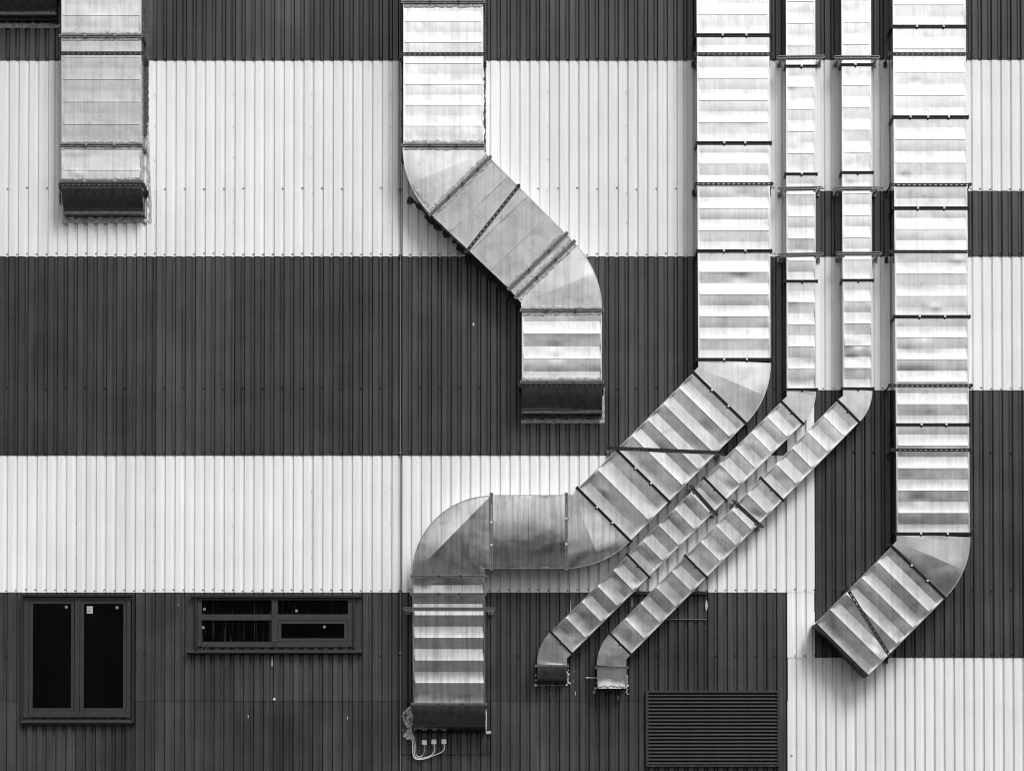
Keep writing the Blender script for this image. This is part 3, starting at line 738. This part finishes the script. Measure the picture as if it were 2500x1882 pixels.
for x, y in ((485.5, 1475), (486, 1573), (501, 1571.5), (854.5, 1475.5), (854, 1557), (858, 1583), (493, 1583)): s.dome(P(x, y, .056), 1.3 * PX, .056, .004)
s.done('frame_screws', 'rail_l', W2, kind='stuff')
s = MB()
for x in (506, 669, 831): s.pbox(x - 3, 1573, x + 3, 1575.5, .054, .0555)
s.done('drain_slots', 'inside', W2, kind='stuff')

s = MB()
for r in ((1576.5, 1685, 1904, 1690.5), (1576.5, 1866, 1904.5, 1870.5), (1576.5, 1690.5, 1583, 1866), (1898.5, 1690.5, 1904.5, 1866)): s.pbox(*r, .0, .074)
LV = s.done('louvre_vent', 'louvre', wall, label='black louvred vent at lower right of the charcoal wall')
s = MB(); s.pbox(1582, 1689, 1900, 1867, .0, .037); s.done('back_plate', 'inside', LV)
sl0 = None
for k in range(20):
    y = 1691.6 + 8.72 * k
    if sl0 is None:
        s = MB(); a, b_ = P(1583, y, .05), P(1898.5, y + 6.4, .05); n_ = a.z - b_.z
        s.hexa([(a.x, -.040, n_), (b_.x, -.040, n_), (b_.x, -.070, 0), (a.x, -.070, 0), (a.x, -.038, n_ - .003), (b_.x, -.038, n_ - .003), (b_.x, -.067, -.004), (a.x, -.067, -.004)])
        o = s.done('slat', 'louvre', LV); sl0 = o.data
    else:
        o = bpy.data.objects.new('slat', sl0); COL.objects.link(o); o.parent = LV
    o.location = (0, 0, P(1583, y + 6.4, .05).z)
s = MB()
for x in (1594, 1688, 1787, 1884):
    for y in (1686.5, 1869): s.dome(P(x, y, .074), 1.5 * PX, .074, .005)
for x in (1580.5, 1902): s.dome(P(x, 1773, .074), 1.4 * PX, .074, .005)
s.done('frame_screws', 'rail_l', LV, kind='stuff')
s = MB(); c = P(670, 1706, .03); s.ring(c, 1.2 * PX, 3.2 * PX, .03, .042); s.dome(c, 1.4 * PX, .03, .008); s.done('anchor_bolt', 'clip', wall)
s = MB(); c = P(1932, 1844, .02); s.ring(c, 1.0 * PX, 3.2 * PX, .02, .034); s.dome(c, 2.2 * PX, .02, .014); s.done('anchor_bolt', 'screw_w', wall)
s = MB(); c = P(1450.5, 1624, .02); s.ring(c, 1.2 * PX, 2.6 * PX, .02, .034); s.done('anchor_bolt', 'clip_d', wall)

# ------------------------------------------------------------------ cables and junction boxes
s = MB(); pts = []
for k in range(60):
    y = -150 + 2200 * k / 59; x = 975.2 + 2.6 * min(1, max(0, y / 600)) + .8 * noise.noise(Vector((y * .012, 3, 1)))
    pts.append(P(x, y, .042))
s.tube(pts, .0052, 7)
for y in (140, 461, 621, 1105, 1440, 1593): s.pbox(974, y - 1.5, 981, y + 1.5, .015, .052)
tag(s.done('cable', 'cable', smooth=False), 'thin grey cable clipped to the wall, running straight down its full height', 'cable')
names = ('leftmost', 'middle', 'rightmost')
for j, (x, y) in enumerate(((1036, 1811.5), (1059.2, 1810.3), (1083.6, 1809.4))):
    jb = thing('junction_box', '%s of three small pale square junction boxes under the rounded outlet' % names[j], 'junction box', P(x, y + 6, .02), 'junction boxes under the outlet')
    h = 6.0; q = 1.6; out = [(x - h, y - h + q), (x - h + q, y - h), (x + h - q, y - h), (x + h, y - h + q), (x + h, y + h - q), (x + h - q, y + h), (x - h + q, y + h), (x - h, y + h - q)]
    blob('body', out, .018, 'plastic', jb, .046)
    blob('lid', [(x + (a - x) * .82, y + (b_ - y) * .82) for a, b_ in out], .063, 'plastic', jb, .006)
    s = MB(); s.tube([P(x + .3, y + 5.5, .04), P(x + .3, y + 9, .04)], .013); s.done('cable_gland', 'cable_l', jb)
def bez(pts, n=9):
    o = []
    for i in range(len(pts) - 1):
        p0, p1, p2, p3 = pts[max(i - 1, 0)], pts[i], pts[i + 1], pts[min(i + 2, len(pts) - 1)]
        for k in range(n):
            t = k / n; o.append(tuple(.5 * (2 * p1[c] + (p2[c] - p0[c]) * t + (2 * p0[c] - 5 * p1[c] + 4 * p2[c] - p3[c]) * t * t + (3 * p1[c] - p0[c] - 3 * p2[c] + p3[c]) * t ** 3) for c in (0, 1)))
    return o + [pts[-1]]
cb = [[(1036.3, 1819), (1037, 1832), (1030, 1844), (1021, 1846.5), (1015.5, 1838), (1014, 1815), (1011, 1799), (1005, 1789)],
      [(1059.5, 1818), (1061, 1830), (1055, 1841), (1040, 1848), (1020, 1850), (1012, 1842), (1010.5, 1815), (1007, 1799), (1002, 1788)],
      [(1084, 1817), (1084, 1828), (1077, 1836), (1055, 1845), (1035, 1852), (1015, 1852), (1008, 1840), (1006.8, 1812), (1004, 1799), (998, 1787)]]
for j, c in enumerate(cb):
    s = MB(); s.tube([P(x, y, .036 + .011 * j) for x, y in bez(c)], .0065, 7)
    tag(s.done('cable', 'cable_l', smooth=True), 'pale looping cable that ends in the %s junction box' % names[j], 'cable', 'cables to the junction boxes')
